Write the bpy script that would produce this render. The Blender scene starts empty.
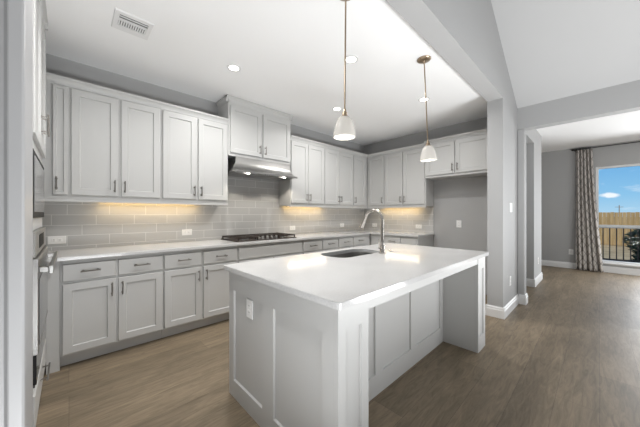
import bpy, bmesh, math, random
from mathutils import Vector, Matrix, Euler
from math import sin, cos, pi, radians
random.seed(7)
sc = bpy.context.scene
COL = sc.collection

# ---------------------------------------------------------------- camera, world, lights, exposure
YAW = 46.55
cam_d = bpy.data.cameras.new('camera'); cam = bpy.data.objects.new('camera', cam_d); COL.objects.link(cam)
cam_d.sensor_width = 36; cam_d.lens = 265.0 / 640 * 36; cam_d.clip_start = 0.02; cam_d.clip_end = 500
cam_d.shift_y = 0.5 / 640
cam.location = (0, 0, 1.26); cam.rotation_euler = (radians(90), 0, radians(YAW - 90))
sc.camera = cam
sc.view_settings.view_transform = 'Standard'; sc.view_settings.look = 'None'
sc.view_settings.gamma = 1; sc.view_settings.use_curve_mapping = False
sc.view_settings.exposure = 0.16
sc.cycles.max_bounces = 10; sc.cycles.diffuse_bounces = 6; sc.cycles.transparent_max_bounces = 12
sc.cycles.sample_clamp_indirect = 4.0; sc.cycles.caustics_reflective = False; sc.cycles.caustics_refractive = False

class NT:
    """small helper around a node tree"""
    def __init__(s, tree): s.t = tree
    def n(s, kind, **kw):
        nd = s.t.nodes.new(kind)
        for k, v in kw.items():
            if k.startswith('i_'):
                key = k[2:]
                key = int(key) if key.isdigit() else key.replace('_', ' ')
                nd.inputs[key].default_value = v
            else: setattr(nd, k, v)
        return nd
    def l(s, a, b): s.t.links.new(a, b)
    def math(s, op, a, b=None, clamp=False):
        nd = s.t.nodes.new('ShaderNodeMath'); nd.operation = op; nd.use_clamp = clamp
        for i, v in enumerate((a, b)):
            if v is None: continue
            if isinstance(v, (int, float)): nd.inputs[i].default_value = v
            else: s.l(v, nd.inputs[i])
        return nd.outputs[0]
    def mix(s, fac, a, b):
        nd = s.t.nodes.new('ShaderNodeMix'); nd.data_type = 'RGBA'
        for i, v in ((0, fac), (6, a), (7, b)):
            if isinstance(v, (int, float)): nd.inputs[i].default_value = v
            elif isinstance(v, tuple): nd.inputs[i].default_value = v if len(v) == 4 else v + (1,)
            else: s.l(v, nd.inputs[i])
        return nd.outputs[2]
    def ramp(s, fac, stops):
        nd = s.t.nodes.new('ShaderNodeValToRGB')
        els = nd.color_ramp.elements
        while len(els) < len(stops): els.new(0.5)
        for e, (p, c) in zip(els, stops): e.position = p; e.color = c if len(c) == 4 else tuple(c) + (1,)
        s.l(fac, nd.inputs[0]); return nd.outputs[0]

# sky
w = bpy.data.worlds.new('sky'); sc.world = w; w.use_nodes = True
k = NT(w.node_tree); w.node_tree.nodes.clear()
tc = k.n('ShaderNodeTexCoord'); sep = k.n('ShaderNodeSeparateXYZ'); k.l(tc.outputs['Generated'], sep.inputs[0])
sky = k.ramp(sep.outputs['Z'], [(0.0, (.40, .62, .80)), (0.05, (.25, .52, .78)), (0.14, (.15, .40, .72)), (0.8, (.05, .18, .48))])
mp = k.n('ShaderNodeMapping'); mp.inputs['Scale'].default_value = (6, 6, 22); k.l(tc.outputs['Generated'], mp.inputs[0])
mp.inputs['Location'].default_value = (1.3, .4, .2)
ns = k.n('ShaderNodeTexNoise', i_Scale=1.1, i_Detail=5, i_Roughness=.6); k.l(mp.outputs[0], ns.inputs['Vector'])
cl = k.ramp(ns.outputs[0], [(.53, (0, 0, 0)), (.72, (.8, .8, .8))])
# one small puffy cloud low over the fence
dv = Vector((1.0, -0.020, 0.048)).normalized()
vs = k.n('ShaderNodeVectorMath', operation='SUBTRACT'); k.l(tc.outputs['Generated'], vs.inputs[0]); vs.inputs[1].default_value = dv
vm = k.n('ShaderNodeVectorMath', operation='MULTIPLY'); k.l(vs.outputs[0], vm.inputs[0]); vm.inputs[1].default_value = (42, 42, 120)
vl = k.n('ShaderNodeVectorMath', operation='LENGTH'); k.l(vm.outputs[0], vl.inputs[0])
n2 = k.n('ShaderNodeTexNoise', i_Scale=45, i_Detail=4); k.l(tc.outputs['Generated'], n2.inputs['Vector'])
puff = k.math('SUBTRACT', 1.45, k.math('ADD', vl.outputs['Value'], n2.outputs[0]), True)
puff = k.math('MULTIPLY', puff, 2.2, True)
allc = k.math('MAXIMUM', k.math('MULTIPLY', cl, 1.0), puff, True)
colr = k.mix(allc, sky, (.86, .9, .95))
bg = k.n('ShaderNodeBackground', i_Strength=1.0); k.l(colr, bg.inputs[0])
wo = k.n('ShaderNodeOutputWorld'); k.l(bg.outputs[0], wo.inputs[0])

def area(name, loc, direction, sx, sy, watts, color=(1, 1, 1), spread=None):
    d = bpy.data.lights.new(name, 'AREA'); d.shape = 'RECTANGLE'; d.size = sx; d.size_y = sy; d.energy = watts; d.color = color
    if spread: d.spread = radians(spread)
    o = bpy.data.objects.new(name, d); COL.objects.link(o); o.location = loc
    o.rotation_euler = Vector(direction).to_track_quat('-Z', 'Y').to_euler()
    return o
def sun(name, travel, strength, color):
    d = bpy.data.lights.new(name, 'SUN'); d.energy = strength; d.angle = radians(1); d.color = color
    o = bpy.data.objects.new(name, d); COL.objects.link(o); o.location = (12, 0, 12); o.rotation_euler = Vector(travel).to_track_quat('-Z', 'Y').to_euler()
sun('sun', (.55, .45, -.70), 3.0, (1, .95, .88))
# added soft fill lights, out of view, brightening the ceilings and rooms
area('bounce_fill_left', (.3, -1.05, .3), (0, .2, 1), 1.2, .7, 49, (.965, .985, 1))
area('bounce_fill_right', (2.9, -1.05, .3), (0, .25, 1), 1.2, .7, 86, (.965, .985, 1))
area('bounce_fill_near', (.0, .38, .10), (-.2, .25, 1), .4, .4, 15, (.965, .985, 1))
area('bounce_fill_nook', (5.7, -2.1, .3), (1.2, .7, .8), 1.6, .7, 27, (.955, .985, 1))
area('daylight_far_window', (8.38, -1.3, 1.25), (-1, 0, -.35), 1.3, 2.0, 105, (.96, .98, 1))

# ---------------------------------------------------------------- materials
def mat(name, color, rough=.5, metal=0., spec=.5, emit=None, estr=0., bump=None, coat=0.):
    m = bpy.data.materials.new(name); m.use_nodes = True
    kk = NT(m.node_tree); b = m.node_tree.nodes['Principled BSDF']
    b.inputs['Base Color'].default_value = tuple(color) + (1,); b.inputs['Roughness'].default_value = rough
    b.inputs['Metallic'].default_value = metal; b.inputs['Specular IOR Level'].default_value = spec
    b.inputs['Coat Weight'].default_value = coat
    if emit: b.inputs['Emission Color'].default_value = tuple(emit) + (1,); b.inputs['Emission Strength'].default_value = estr
    if bump:
        tcx = kk.n('ShaderNodeTexCoord'); nz = kk.n('ShaderNodeTexNoise', i_Scale=bump[0], i_Detail=3)
        kk.l(tcx.outputs['Object'], nz.inputs['Vector'])
        bp = kk.n('ShaderNodeBump', i_Strength=bump[1], i_Distance=.002); kk.l(nz.outputs[0], bp.inputs['Height']); kk.l(bp.outputs[0], b.inputs['Normal'])
    return m
M = {}
M['cab'] = mat('white_cabinet_paint', (.555, .555, .546), .42, bump=(60, .03))
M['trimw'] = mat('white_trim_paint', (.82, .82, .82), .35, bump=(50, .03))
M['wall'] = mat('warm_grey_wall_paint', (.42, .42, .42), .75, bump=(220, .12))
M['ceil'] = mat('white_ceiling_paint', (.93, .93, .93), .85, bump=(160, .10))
M['vault'] = mat('toned_down_vault_white', (.50, .50, .50), .85, bump=(160, .10))  # ceiling white darkened in the colour to offset strong fill light on the vault
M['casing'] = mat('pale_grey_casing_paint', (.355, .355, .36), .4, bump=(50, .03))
M['nickel'] = mat('brushed_nickel', (.30, .285, .265), .34, 1.0, bump=(300, .05))
M['brass'] = mat('champagne_bronze', (.42, .33, .24), .28, 1.0, bump=(200, .03))
M['chrome'] = mat('polished_chrome', (.66, .62, .58), .10, 1.0)
M['steel'] = mat('stainless_steel', (.36, .355, .345), .34, 1.0)
M['dsteel'] = mat('darker_stainless_steel', (.40, .40, .40), .3, 1.0, bump=(200, .05))
M['black'] = mat('black_cast_iron', (.022, .014, .010), .5, bump=(200, .2))
M['glassblack'] = mat('black_oven_glass', (.03, .03, .032), .06, spec=.7)
M['blackframe'] = mat('black_enamel', (.02, .02, .02), .6, spec=.2)
M['greyglass'] = mat('grey_reflective_glass', (.30, .30, .30), .12, spec=.6)
M['plate'] = mat('white_plastic', (.86, .86, .85), .3)
M['slot'] = mat('dark_slot', (.08, .08, .08), .6)
M['lens'] = mat('lit_lamp_lens', (.9, .9, .9), .5, emit=(1, .95, .86), estr=9)
M['bulb'] = mat('lit_bulb', (.9, .9, .9), .5, emit=(1, .92, .78), estr=4)
M['warmstrip'] = mat('lit_warm_strip', (.9, .9, .8), .5, emit=(1, .66, .25), estr=2)
M['ventdark'] = mat('vent_duct_grey', (.22, .22, .22), .8)
M['rodblack'] = mat('black_iron_rod', (.03, .03, .03), .4, .6)
M['railgrey'] = mat('weathered_grey_rail', (.42, .41, .39), .7, bump=(30, .3))
M['picket'] = mat('dark_bronze_picket', (.05, .042, .036), .6)
M['trunk'] = mat('bark', (.10, .07, .05), .9, bump=(40, .6))
M['pole'] = mat('weathered_pole_wood', (.30, .25, .20), .9, bump=(30, .4))

def quartz():
    m = mat('white_quartz', (.80, .795, .785), .10, spec=.5)
    kk = NT(m.node_tree); b = m.node_tree.nodes['Principled BSDF']
    t = kk.n('ShaderNodeTexCoord'); n = kk.n('ShaderNodeTexNoise', i_Scale=140, i_Detail=3); kk.l(t.outputs['Object'], n.inputs['Vector'])
    n2 = kk.n('ShaderNodeTexNoise', i_Scale=3, i_Detail=4); kk.l(t.outputs['Object'], n2.inputs['Vector'])
    f = kk.math('ADD', kk.math('MULTIPLY', n.outputs[0], .6), kk.math('MULTIPLY', n2.outputs[0], .4))
    kk.l(kk.ramp(f, [(.38, (.56, .56, .558)), (.55, (.63, .628, .626))]), b.inputs['Base Color'])
    return m
M['quartz'] = quartz()

def tile(name, axis):
    m = mat(name, (.5, .5, .49), .12, spec=.55)
    kk = NT(m.node_tree); b = m.node_tree.nodes['Principled BSDF']
    t = kk.n('ShaderNodeTexCoord'); s = kk.n('ShaderNodeSeparateXYZ'); kk.l(t.outputs['Object'], s.inputs[0])
    c = kk.n('ShaderNodeCombineXYZ'); zz = kk.math('SUBTRACT', s.outputs['Z'], .847); row = kk.math('FLOOR', kk.math('DIVIDE', zz, .1013))
    kk.l(kk.math('SUBTRACT', kk.math('ADD', s.outputs[axis], TILE_OFF[axis]), kk.math('MULTIPLY', row, .108)), c.inputs[0]); kk.l(zz, c.inputs[1])
    br = kk.n('ShaderNodeTexBrick'); br.offset = 0; br.offset_frequency = 1
    for key, v in (('Scale', 1), ('Mortar Size', .0028), ('Mortar Smooth', .25), ('Bias', 0), ('Brick Width', .324), ('Row Height', .1013)): br.inputs[key].default_value = v
    br.inputs['Color1'].default_value = (.49, .49, .485, 1); br.inputs['Color2'].default_value = (.53, .53, .525, 1); br.inputs['Mortar'].default_value = (.70, .70, .69, 1)
    kk.l(c.outputs[0], br.inputs['Vector']); kk.l(br.outputs['Color'], b.inputs['Base Color'])
    n = kk.n('ShaderNodeTexNoise', i_Scale=9, i_Detail=2); kk.l(t.outputs['Object'], n.inputs['Vector'])
    hgt = kk.math('ADD', kk.math('MULTIPLY', kk.math('SUBTRACT', 1, br.outputs['Fac']), 1.0), kk.math('MULTIPLY', n.outputs[0], .35))
    bp = kk.n('ShaderNodeBump', i_Strength=.35, i_Distance=.004); kk.l(hgt, bp.inputs['Height']); kk.l(bp.outputs[0], b.inputs['Normal'])
    kk.l(kk.math('ADD', kk.math('MULTIPLY', br.outputs['Fac'], .5), .12), b.inputs['Roughness'])
    return m
TILE_OFF = {'X': .12 + .324 * 4, 'Y': .05}
M['tileX'] = tile('grey_glazed_subway_tile', 'X')
M['tileY'] = tile('grey_glazed_subway_tile_return', 'Y')

def floor_mat():
    m = mat('brown_grey_oak_planks', (.2, .15, .11), .46, spec=.35)
    kk = NT(m.node_tree); b = m.node_tree.nodes['Principled BSDF']
    t = kk.n('ShaderNodeTexCoord')
    br = kk.n('ShaderNodeTexBrick'); br.offset = .37; br.offset_frequency = 3; br.squash = 1
    for key, v in (('Scale', 1), ('Mortar Size', .0011), ('Mortar Smooth', .2), ('Bias', -.1), ('Brick Width', 1.5), ('Row Height', .21)): br.inputs[key].default_value = v
    br.inputs['Color1'].default_value = (.198, .156, .106, 1); br.inputs['Color2'].default_value = (.265, .208, .142, 1); br.inputs['Mortar'].default_value = (.11, .085, .062, 1)
    kk.l(t.outputs['Object'], br.inputs['Vector'])
    mp = kk.n('ShaderNodeMapping'); mp.inputs['Scale'].default_value = (1.6, 11, 1); kk.l(t.outputs['Object'], mp.inputs[0])
    n = kk.n('ShaderNodeTexNoise', i_Scale=2.4, i_Detail=8, i_Roughness=.68, i_Distortion=1.4); kk.l(mp.outputs[0], n.inputs['Vector'])
    mp2 = kk.n('ShaderNodeMapping'); mp2.inputs['Scale'].default_value = (1, 5, 1); kk.l(t.outputs['Object'], mp2.inputs[0])
    n2 = kk.n('ShaderNodeTexNoise', i_Scale=1.3, i_Detail=3); kk.l(mp2.outputs[0], n2.inputs['Vector'])
    g = kk.ramp(n.outputs[0], [(.32, (.68, .67, .66)), (.68, (1.2, 1.2, 1.2))])
    g2 = kk.ramp(n2.outputs[0], [(.3, (.84, .84, .84)), (.7, (1.14, 1.14, 1.14))])
    mm = kk.n('ShaderNodeMix', data_type='RGBA', blend_type='MULTIPLY'); mm.inputs[0].default_value = 1; kk.l(br.outputs['Color'], mm.inputs[6]); kk.l(g, mm.inputs[7])
    m3 = kk.n('ShaderNodeMix', data_type='RGBA', blend_type='MULTIPLY'); m3.inputs[0].default_value = 1; kk.l(mm.outputs[2], m3.inputs[6]); kk.l(g2, m3.inputs[7])
    kk.l(m3.outputs[2], b.inputs['Base Color'])
    hgt = kk.math('SUBTRACT', kk.math('MULTIPLY', n.outputs[0], .3), br.outputs['Fac'])
    bp = kk.n('ShaderNodeBump', i_Strength=.25, i_Distance=.002); kk.l(hgt, bp.inputs['Height']); kk.l(bp.outputs[0], b.inputs['Normal'])
    return m
M['floor'] = floor_mat()

def brushed(m, sc_):
    kk = NT(m.node_tree); b = m.node_tree.nodes['Principled BSDF']
    t = kk.n('ShaderNodeTexCoord'); mp = kk.n('ShaderNodeMapping'); mp.inputs['Scale'].default_value = sc_; kk.l(t.outputs['Object'], mp.inputs[0])
    n = kk.n('ShaderNodeTexNoise', i_Scale=30, i_Detail=3); kk.l(mp.outputs[0], n.inputs['Vector'])
    kk.l(kk.ramp(n.outputs[0], [(.3, (.28, .28, .28)), (.7, (.42, .42, .42))]), b.inputs['Roughness'])
brushed(M['steel'], (.3, 12, 12))

def curtain_mat():
    m = mat('lattice_woven_drapery', (.4, .37, .34), .9, spec=.1)
    kk = NT(m.node_tree); b = m.node_tree.nodes['Principled BSDF']
    uv = kk.n('ShaderNodeUVMap'); s = kk.n('ShaderNodeSeparateXYZ'); kk.l(uv.outputs[0], s.inputs[0])
    a = kk.math('MULTIPLY', s.outputs['X'], 1 / .13); v = kk.math('MULTIPLY', s.outputs['Y'], 1 / .19)
    def line(x):
        fr = kk.math('FRACT', x); d = kk.math('ABSOLUTE', kk.math('SUBTRACT', fr, .5))
        return kk.math('GREATER_THAN', d, .42)
    wv = kk.math('MULTIPLY', kk.math('SINE', kk.math('MULTIPLY', s.outputs['Y'], 2 * pi / .19)), .08)
    l = kk.math('MAXIMUM', line(kk.math('ADD', kk.math('ADD', a, v), wv)), line(kk.math('SUBTRACT', kk.math('SUBTRACT', a, v), wv)))
    kk.l(kk.mix(l, (.55, .52, .49), (.25, .23, .215)), b.inputs['Base Color'])
    n = kk.n('ShaderNodeTexNoise', i_Scale=400); kk.l(uv.outputs[0], n.inputs['Vector'])
    bp = kk.n('ShaderNodeBump', i_Strength=.3, i_Distance=.002); kk.l(n.outputs[0], bp.inputs['Height']); kk.l(bp.outputs[0], b.inputs['Normal'])
    return m
M['curtain'] = curtain_mat()

def noisy(name, c1, c2, scale, rough=.9, stretch=(1, 1, 1)):
    m = mat(name, c1, rough, spec=.2); kk = NT(m.node_tree); b = m.node_tree.nodes['Principled BSDF']
    t = kk.n('ShaderNodeTexCoord'); mp = kk.n('ShaderNodeMapping'); mp.inputs['Scale'].default_value = stretch; kk.l(t.outputs['Object'], mp.inputs[0])
    n = kk.n('ShaderNodeTexNoise', i_Scale=scale, i_Detail=4); kk.l(mp.outputs[0], n.inputs['Vector'])
    kk.l(kk.ramp(n.outputs[0], [(.35, c1), (.65, c2)]), b.inputs['Base Color']); return m
M['fence'] = noisy('cedar_fence_boards', (.36, .24, .11), (.52, .36, .18), 2.5, .9, (1, 6, .4))
M['grass'] = noisy('dry_tan_grass', (.30, .23, .13), (.42, .33, .20), 1.5)
M['leaf'] = noisy('dark_blue_green_needles', (.02, .035, .03), (.05, .075, .06), 5)
M['patio'] = noisy('patio_concrete', (.36, .35, .33), (.42, .41, .39), 4)

def glass_pane():
    m = bpy.data.materials.new('clear_window_glass'); m.use_nodes = True; m.node_tree.nodes.clear(); kk = NT(m.node_tree)
    tr = kk.n('ShaderNodeBsdfTransparent', i_0=(.97, .98, .98, 1)); gl = kk.n('ShaderNodeBsdfGlossy', i_Roughness=.02)
    fr = kk.n('ShaderNodeFresnel', i_IOR=1.12); mx = kk.n('ShaderNodeMixShader'); kk.l(fr.outputs[0], mx.inputs[0]); kk.l(tr.outputs[0], mx.inputs[1]); kk.l(gl.outputs[0], mx.inputs[2])
    o = kk.n('ShaderNodeOutputMaterial'); kk.l(mx.outputs[0], o.inputs[0]); return m
M['pane'] = glass_pane()

def shade_glass():
    m = bpy.data.materials.new('white_opal_glass'); m.use_nodes = True; m.node_tree.nodes.clear(); kk = NT(m.node_tree)
    d = kk.n('ShaderNodeBsdfDiffuse', i_Color=(.82, .81, .79, 1)); tl = kk.n('ShaderNodeBsdfTranslucent', i_Color=(.9, .88, .84, 1))
    gl = kk.n('ShaderNodeBsdfGlossy', i_Roughness=.15); m1 = kk.n('ShaderNodeMixShader', i_0=.45); kk.l(d.outputs[0], m1.inputs[1]); kk.l(tl.outputs[0], m1.inputs[2])
    fr = kk.n('ShaderNodeFresnel', i_IOR=1.4); m2 = kk.n('ShaderNodeMixShader'); kk.l(fr.outputs[0], m2.inputs[0]); kk.l(m1.outputs[0], m2.inputs[1]); kk.l(gl.outputs[0], m2.inputs[2])
    o = kk.n('ShaderNodeOutputMaterial'); kk.l(m2.outputs[0], o.inputs[0]); return m
M['shade'] = shade_glass()

# ---------------------------------------------------------------- mesh helpers
class MB:
    def __init__(s): s.bm = bmesh.new(); s.uv = None
    def box(s, x0, x1, y0, y1, z0, z1):
        if x0 > x1: x0, x1 = x1, x0
        if y0 > y1: y0, y1 = y1, y0
        if z0 > z1: z0, z1 = z1, z0
        v = [s.bm.verts.new(p) for p in ((x0, y0, z0), (x1, y0, z0), (x1, y1, z0), (x0, y1, z0), (x0, y0, z1), (x1, y0, z1), (x1, y1, z1), (x0, y1, z1))]
        for f in ((0, 3, 2, 1), (4, 5, 6, 7), (0, 1, 5, 4), (1, 2, 6, 5), (2, 3, 7, 6), (3, 0, 4, 7)): s.bm.faces.new([v[i] for i in f])
        return s
    def poly(s, pts):
        s.bm.faces.new([s.bm.verts.new(p) for p in pts]); return s
    def prism(s, pts, fn, t0, t1):
        """closed 2D outline pts swept from t0 to t1; fn(a, b, t) -> 3D"""
        A = [s.bm.verts.new(fn(a, b, t0)) for a, b in pts]; B = [s.bm.verts.new(fn(a, b, t1)) for a, b in pts]
        n = len(pts)
        for i in range(n): s.bm.faces.new((A[i], A[(i + 1) % n], B[(i + 1) % n], B[i]))
        s.bm.faces.new(A[::-1]); s.bm.faces.new(B); return s
    def tube(s, path, r, seg=12, caps=True):
        path = [Vector(p) for p in path]; rings = []; rr = r if isinstance(r, (list, tuple)) else [r] * len(path)
        up = None
        for i, p in enumerate(path):
            d = (path[min(i + 1, len(path) - 1)] - path[max(i - 1, 0)]).normalized()
            if up is None: up = Vector((0, 0, 1)) if abs(d.z) < .9 else Vector((1, 0, 0))
            a = d.cross(up).normalized(); b = a.cross(d).normalized(); up = b
            rings.append([s.bm.verts.new(p + (a * cos(2 * pi * j / seg) + b * sin(2 * pi * j / seg)) * rr[i]) for j in range(seg)])
        for A, B in zip(rings, rings[1:]):
            for j in range(seg): s.bm.faces.new((A[j], A[(j + 1) % seg], B[(j + 1) % seg], B[j]))
        if caps: s.bm.faces.new(rings[0][::-1]); s.bm.faces.new(rings[-1])
        return s
    def lathe(s, prof, c=(0, 0, 0), seg=32, closed=False):
        """prof: list of (radius, z)"""
        rings = []
        for r, z in prof:
            if r < 1e-6: rings.append([s.bm.verts.new((c[0], c[1], c[2] + z))])
            else: rings.append([s.bm.verts.new((c[0] + r * cos(2 * pi * j / seg), c[1] + r * sin(2 * pi * j / seg), c[2] + z)) for j in range(seg)])
        if closed: rings.append(rings[0])
        for A, B in zip(rings, rings[1:]):
            for j in range(seg):
                a = [A[0]] if len(A) == 1 else [A[j], A[(j + 1) % seg]]
                b = [B[0]] if len(B) == 1 else [B[(j + 1) % seg], B[j]]
                if len(a) + len(b) > 2: s.bm.faces.new(a + b)
        return s
    def shaker(s, x0, x1, z0, z1, y=0., t=.02, st=.057, rec=.011, ch=.003, step=.005):
        """recessed panel door, front at y (faces -y), back at y+t"""
        def rect(i, yy): return [s.bm.verts.new(p) for p in ((x0 + i, yy, z0 + i), (x1 - i, yy, z0 + i), (x1 - i, yy, z1 - i), (x0 + i, yy, z1 - i))]
        L = [rect(0, y + t), rect(0, y + ch), rect(ch, y), rect(st, y), rect(st + step, y + rec)]
        for A, B in zip(L, L[1:]):
            for i in range(4): s.bm.faces.new((A[i], A[(i + 1) % 4], B[(i + 1) % 4], B[i]))
        s.bm.faces.new(L[-1]); s.bm.faces.new(L[0][::-1]); return s
    def slab(s, x0, x1, z0, z1, y=0., t=.02, ch=.004):
        def rect(i, yy): return [s.bm.verts.new(p) for p in ((x0 + i, yy, z0 + i), (x1 - i, yy, z0 + i), (x1 - i, yy, z1 - i), (x0 + i, yy, z1 - i))]
        L = [rect(0, y + t), rect(0, y + ch), rect(ch, y)]
        for A, B in zip(L, L[1:]):
            for i in range(4): s.bm.faces.new((A[i], A[(i + 1) % 4], B[(i + 1) % 4], B[i]))
        s.bm.faces.new(L[-1]); s.bm.faces.new(L[0][::-1]); return s
    def pull(s, x, z, y, length, vertical, r=.0055, out=.032):
        """bar pull on a front at y"""
        h = length / 2
        a = (x, y - out, z - h) if vertical else (x - h, y - out, z); b = (x, y - out, z + h) if vertical else (x + h, y - out, z)
        s.tube([a, b], r, 10)
        for q in (-.36, .36):
            p = (x, y, z + q * length) if vertical else (x + q * length, y, z)
            s.tube([p, (p[0], y - out, p[2])], r * .85, 8)
            s.tube([p, (p[0], y - .003, p[2])], r * 1.7, 10)
        return s
    def build(s, name, m, parent=None, bevel=0, seg=2, smooth=35, loc=None, rotz=None):
        bmesh.ops.recalc_face_normals(s.bm, faces=s.bm.faces)
        me = bpy.data.meshes.new(name); s.bm.to_mesh(me); s.bm.free()
        me.materials.append(m)
        if smooth:
            me.polygons.foreach_set('use_smooth', [True] * len(me.polygons)); me.set_sharp_from_angle(angle=radians(smooth))
        o = bpy.data.objects.new(name, me); COL.objects.link(o)
        if parent: o.parent = parent
        if loc: o.location = loc
        if rotz is not None: o.rotation_euler = (0, 0, rotz)
        if bevel:
            b = o.modifiers.new('bevel', 'BEVEL'); b.width = bevel; b.segments = seg; b.limit_method = 'ANGLE'; b.angle_limit = radians(40); b.harden_normals = True
        return o

def thing(name, label, cat, loc=(0, 0, 0), rotz=0, group=None):
    o = bpy.data.objects.new(name, None); COL.objects.link(o); o.empty_display_size = .1
    o.location = loc; o.rotation_euler = (0, 0, rotz); o['label'] = label; o['category'] = cat
    if group: o['group'] = group
    return o
def tag(o, label, cat, group=None, kind=None):
    o['label'] = label; o['category'] = cat
    if group: o['group'] = group
    if kind: o['kind'] = kind
    return o
def struct(o, label=None):
    o['kind'] = 'structure'
    if label: o['label'] = label
    return o
def copy_thing(o, loc, label=None, rotz=None):
    r = o.copy(); COL.objects.link(r); r.location = loc
    if label: r['label'] = label
    if rotz is not None: r.rotation_euler = (0, 0, rotz)
    for ch in list(o.children):
        c = ch.copy(); COL.objects.link(c); c.parent = r
        for g in list(ch.children):
            d = g.copy(); COL.objects.link(d); d.parent = c
    return r

# ---------------------------------------------------------------- main dimensions
YW, XW, XL = 3.575, 4.73, -.75        # cooktop wall, fridge wall, wall behind the oven tower
YU, XU = 3.245, 4.40                  # fronts of the wall cabinets
YB, XB = 2.965, 4.12                  # fronts of the base cabinets
ZC = 2.77                             # flat ceiling
CT = .915                             # worktop height
XCOL, XH, XFAR = 3.79, 4.60, 8.45     # column end, header wall, far wall
YK0, YK1 = .80, .965                  # thickness of the kitchen wall with the beam
SL = .594                             # slope of the vault

# ---------------------------------------------------------------- structure
struct(MB().box(-2.0, 8.6, -4.6, 4.2, -.1, 0).build('floor', M['floor'], smooth=0))
struct(MB().box(-2.0, XW + .15, YK1, 3.7, ZC, ZC + .1).build('ceiling', M['ceil'], smooth=0), 'flat white kitchen ceiling')
struct(MB().box(XH + .15, 8.6, -4.6, 4.2, ZC, ZC + .1).build('ceiling', M['ceil'], smooth=0), 'flat white ceiling of the far nook')
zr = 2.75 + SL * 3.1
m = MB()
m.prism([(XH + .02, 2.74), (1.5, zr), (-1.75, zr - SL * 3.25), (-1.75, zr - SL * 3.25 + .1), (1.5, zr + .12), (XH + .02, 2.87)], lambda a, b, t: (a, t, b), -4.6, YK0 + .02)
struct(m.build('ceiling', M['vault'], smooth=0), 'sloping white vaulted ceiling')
struct(MB().box(-.9, XW + .15, YW, YW + .12, 0, ZC).build('wall_back', M['wall'], smooth=0))
struct(MB().box(XW, XW + .15, YK1, YW, 0, ZC).build('wall_right', M['wall'], smooth=0))
struct(MB().box(XL - .12, XL, 1.47, YW, 0, ZC).build('wall_left', M['wall'], smooth=0))
struct(MB().box(-2.0, -.15, 1.27, 1.45, 0, ZC).build('wall_pantry', M['wall'], smooth=0))
# kitchen wall: beam with gable above, and the column end
m = MB()
m.prism([(-1.75, 2.66), (XCOL, 2.66), (XCOL, 0), (XH + .15, 0), (XH + .15, 2.74), (XH, 2.75), (1.5, zr + .02), (-1.75, zr - SL * 3.25 + .02)], lambda a, b, t: (a, t, b), YK0, YK1)
struct(m.build('wall_kitchen_opening', M['wall'], smooth=0))
struct(MB().box(XH, XH + .15, YK0 - .08, YK0, 0, 2.45).build('wall_pilaster', M['wall'], bevel=.012, smooth=0))
struct(MB().box(XH, XH + .15, -4.6, YK0, 2.45, 2.90).build('wall_header', M['wall'], smooth=0))
# nook wall with cased opening, pier, far wall with the window hole
m = MB().box(XH + .15, 5.825, .78, .95, 2.49, ZC).box(5.825, 6.667, .78, .95, 0, ZC)
struct(m.build('wall_nook_pier', M['wall'], smooth=0))
struct(MB().box(XH + .15, 8.6, 4.0, 4.15, 0, ZC).build('wall_hall', M['wall'], smooth=0))
struct(MB().box(XH, XH + .15, YW + .12, 4.15, 0, ZC).build('wall_hall_end', M['wall'], smooth=0))
WY0, WY1, WZ0, WZ1 = -1.85, .062, .205, 2.30
m = MB().box(XFAR, XFAR + .15, WY1, 4.15, 0, ZC).box(XFAR, XFAR + .15, -4.6, WY0, 0, ZC).box(XFAR, XFAR + .15, WY0, WY1, 0, WZ0).box(XFAR, XFAR + .15, WY0, WY1, WZ1, ZC)
struct(m.build('wall_far', M['wall'], smooth=0))
struct(MB().box(-2.0, 8.6, -4.75, -4.6, 0, 4.8).build('wall_rear', M['wall'], smooth=0))
struct(MB().box(-1.9, -1.75, -4.6, 1.27, 0, 3.0).build('wall_left', M['wall'], smooth=0))
# door casing close to the camera on the left
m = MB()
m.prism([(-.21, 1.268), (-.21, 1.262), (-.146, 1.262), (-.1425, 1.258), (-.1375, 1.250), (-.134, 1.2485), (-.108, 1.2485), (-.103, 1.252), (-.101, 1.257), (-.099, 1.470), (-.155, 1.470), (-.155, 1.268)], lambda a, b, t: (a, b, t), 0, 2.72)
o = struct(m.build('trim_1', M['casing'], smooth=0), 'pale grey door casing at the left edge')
# skirting boards
BBP = [(0, 0), (.018, 0), (.018, .095), (.013, .103), (.013, .118), (.005, .133), (0, .133)]
def baseboard(name, segs):
    """segs: (axis, sign, face, t0, t1): axis 'x' = face plane of constant x"""
    m = MB()
    for ax, sg, f, a, b in segs:
        if ax == 'x': m.prism(BBP, lambda p, q, t: (f + sg * p, t, q), a, b)
        else: m.prism(BBP, lambda p, q, t: (t, f + sg * p, q), a, b)
    return struct(m.build(name, M['trimw'], smooth=0))
e = .018
baseboard('baseboard_column', [('x', -1, XCOL, YK0 - e + .0008, YK1 + e - .0008), ('y', -1, YK0, XCOL - e + .0008, XH), ('y', 1, YK1, XCOL - e + .0008, XW)])
baseboard('baseboard_pilaster', [('x', -1, XH, YK0 - .08 - e + .0008, YK0 - e), ('y', -1, YK0 - .08, XH - e + .0008, XH + .15)])
baseboard('baseboard_pier', [('x', -1, 5.825, .78 - e + .0008, .95), ('y', -1, .78, 5.825 - e + .0008, 6.667 + e)])
baseboard('baseboard_far', [('x', -1, XFAR, -4.6, 4.0)])

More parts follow.
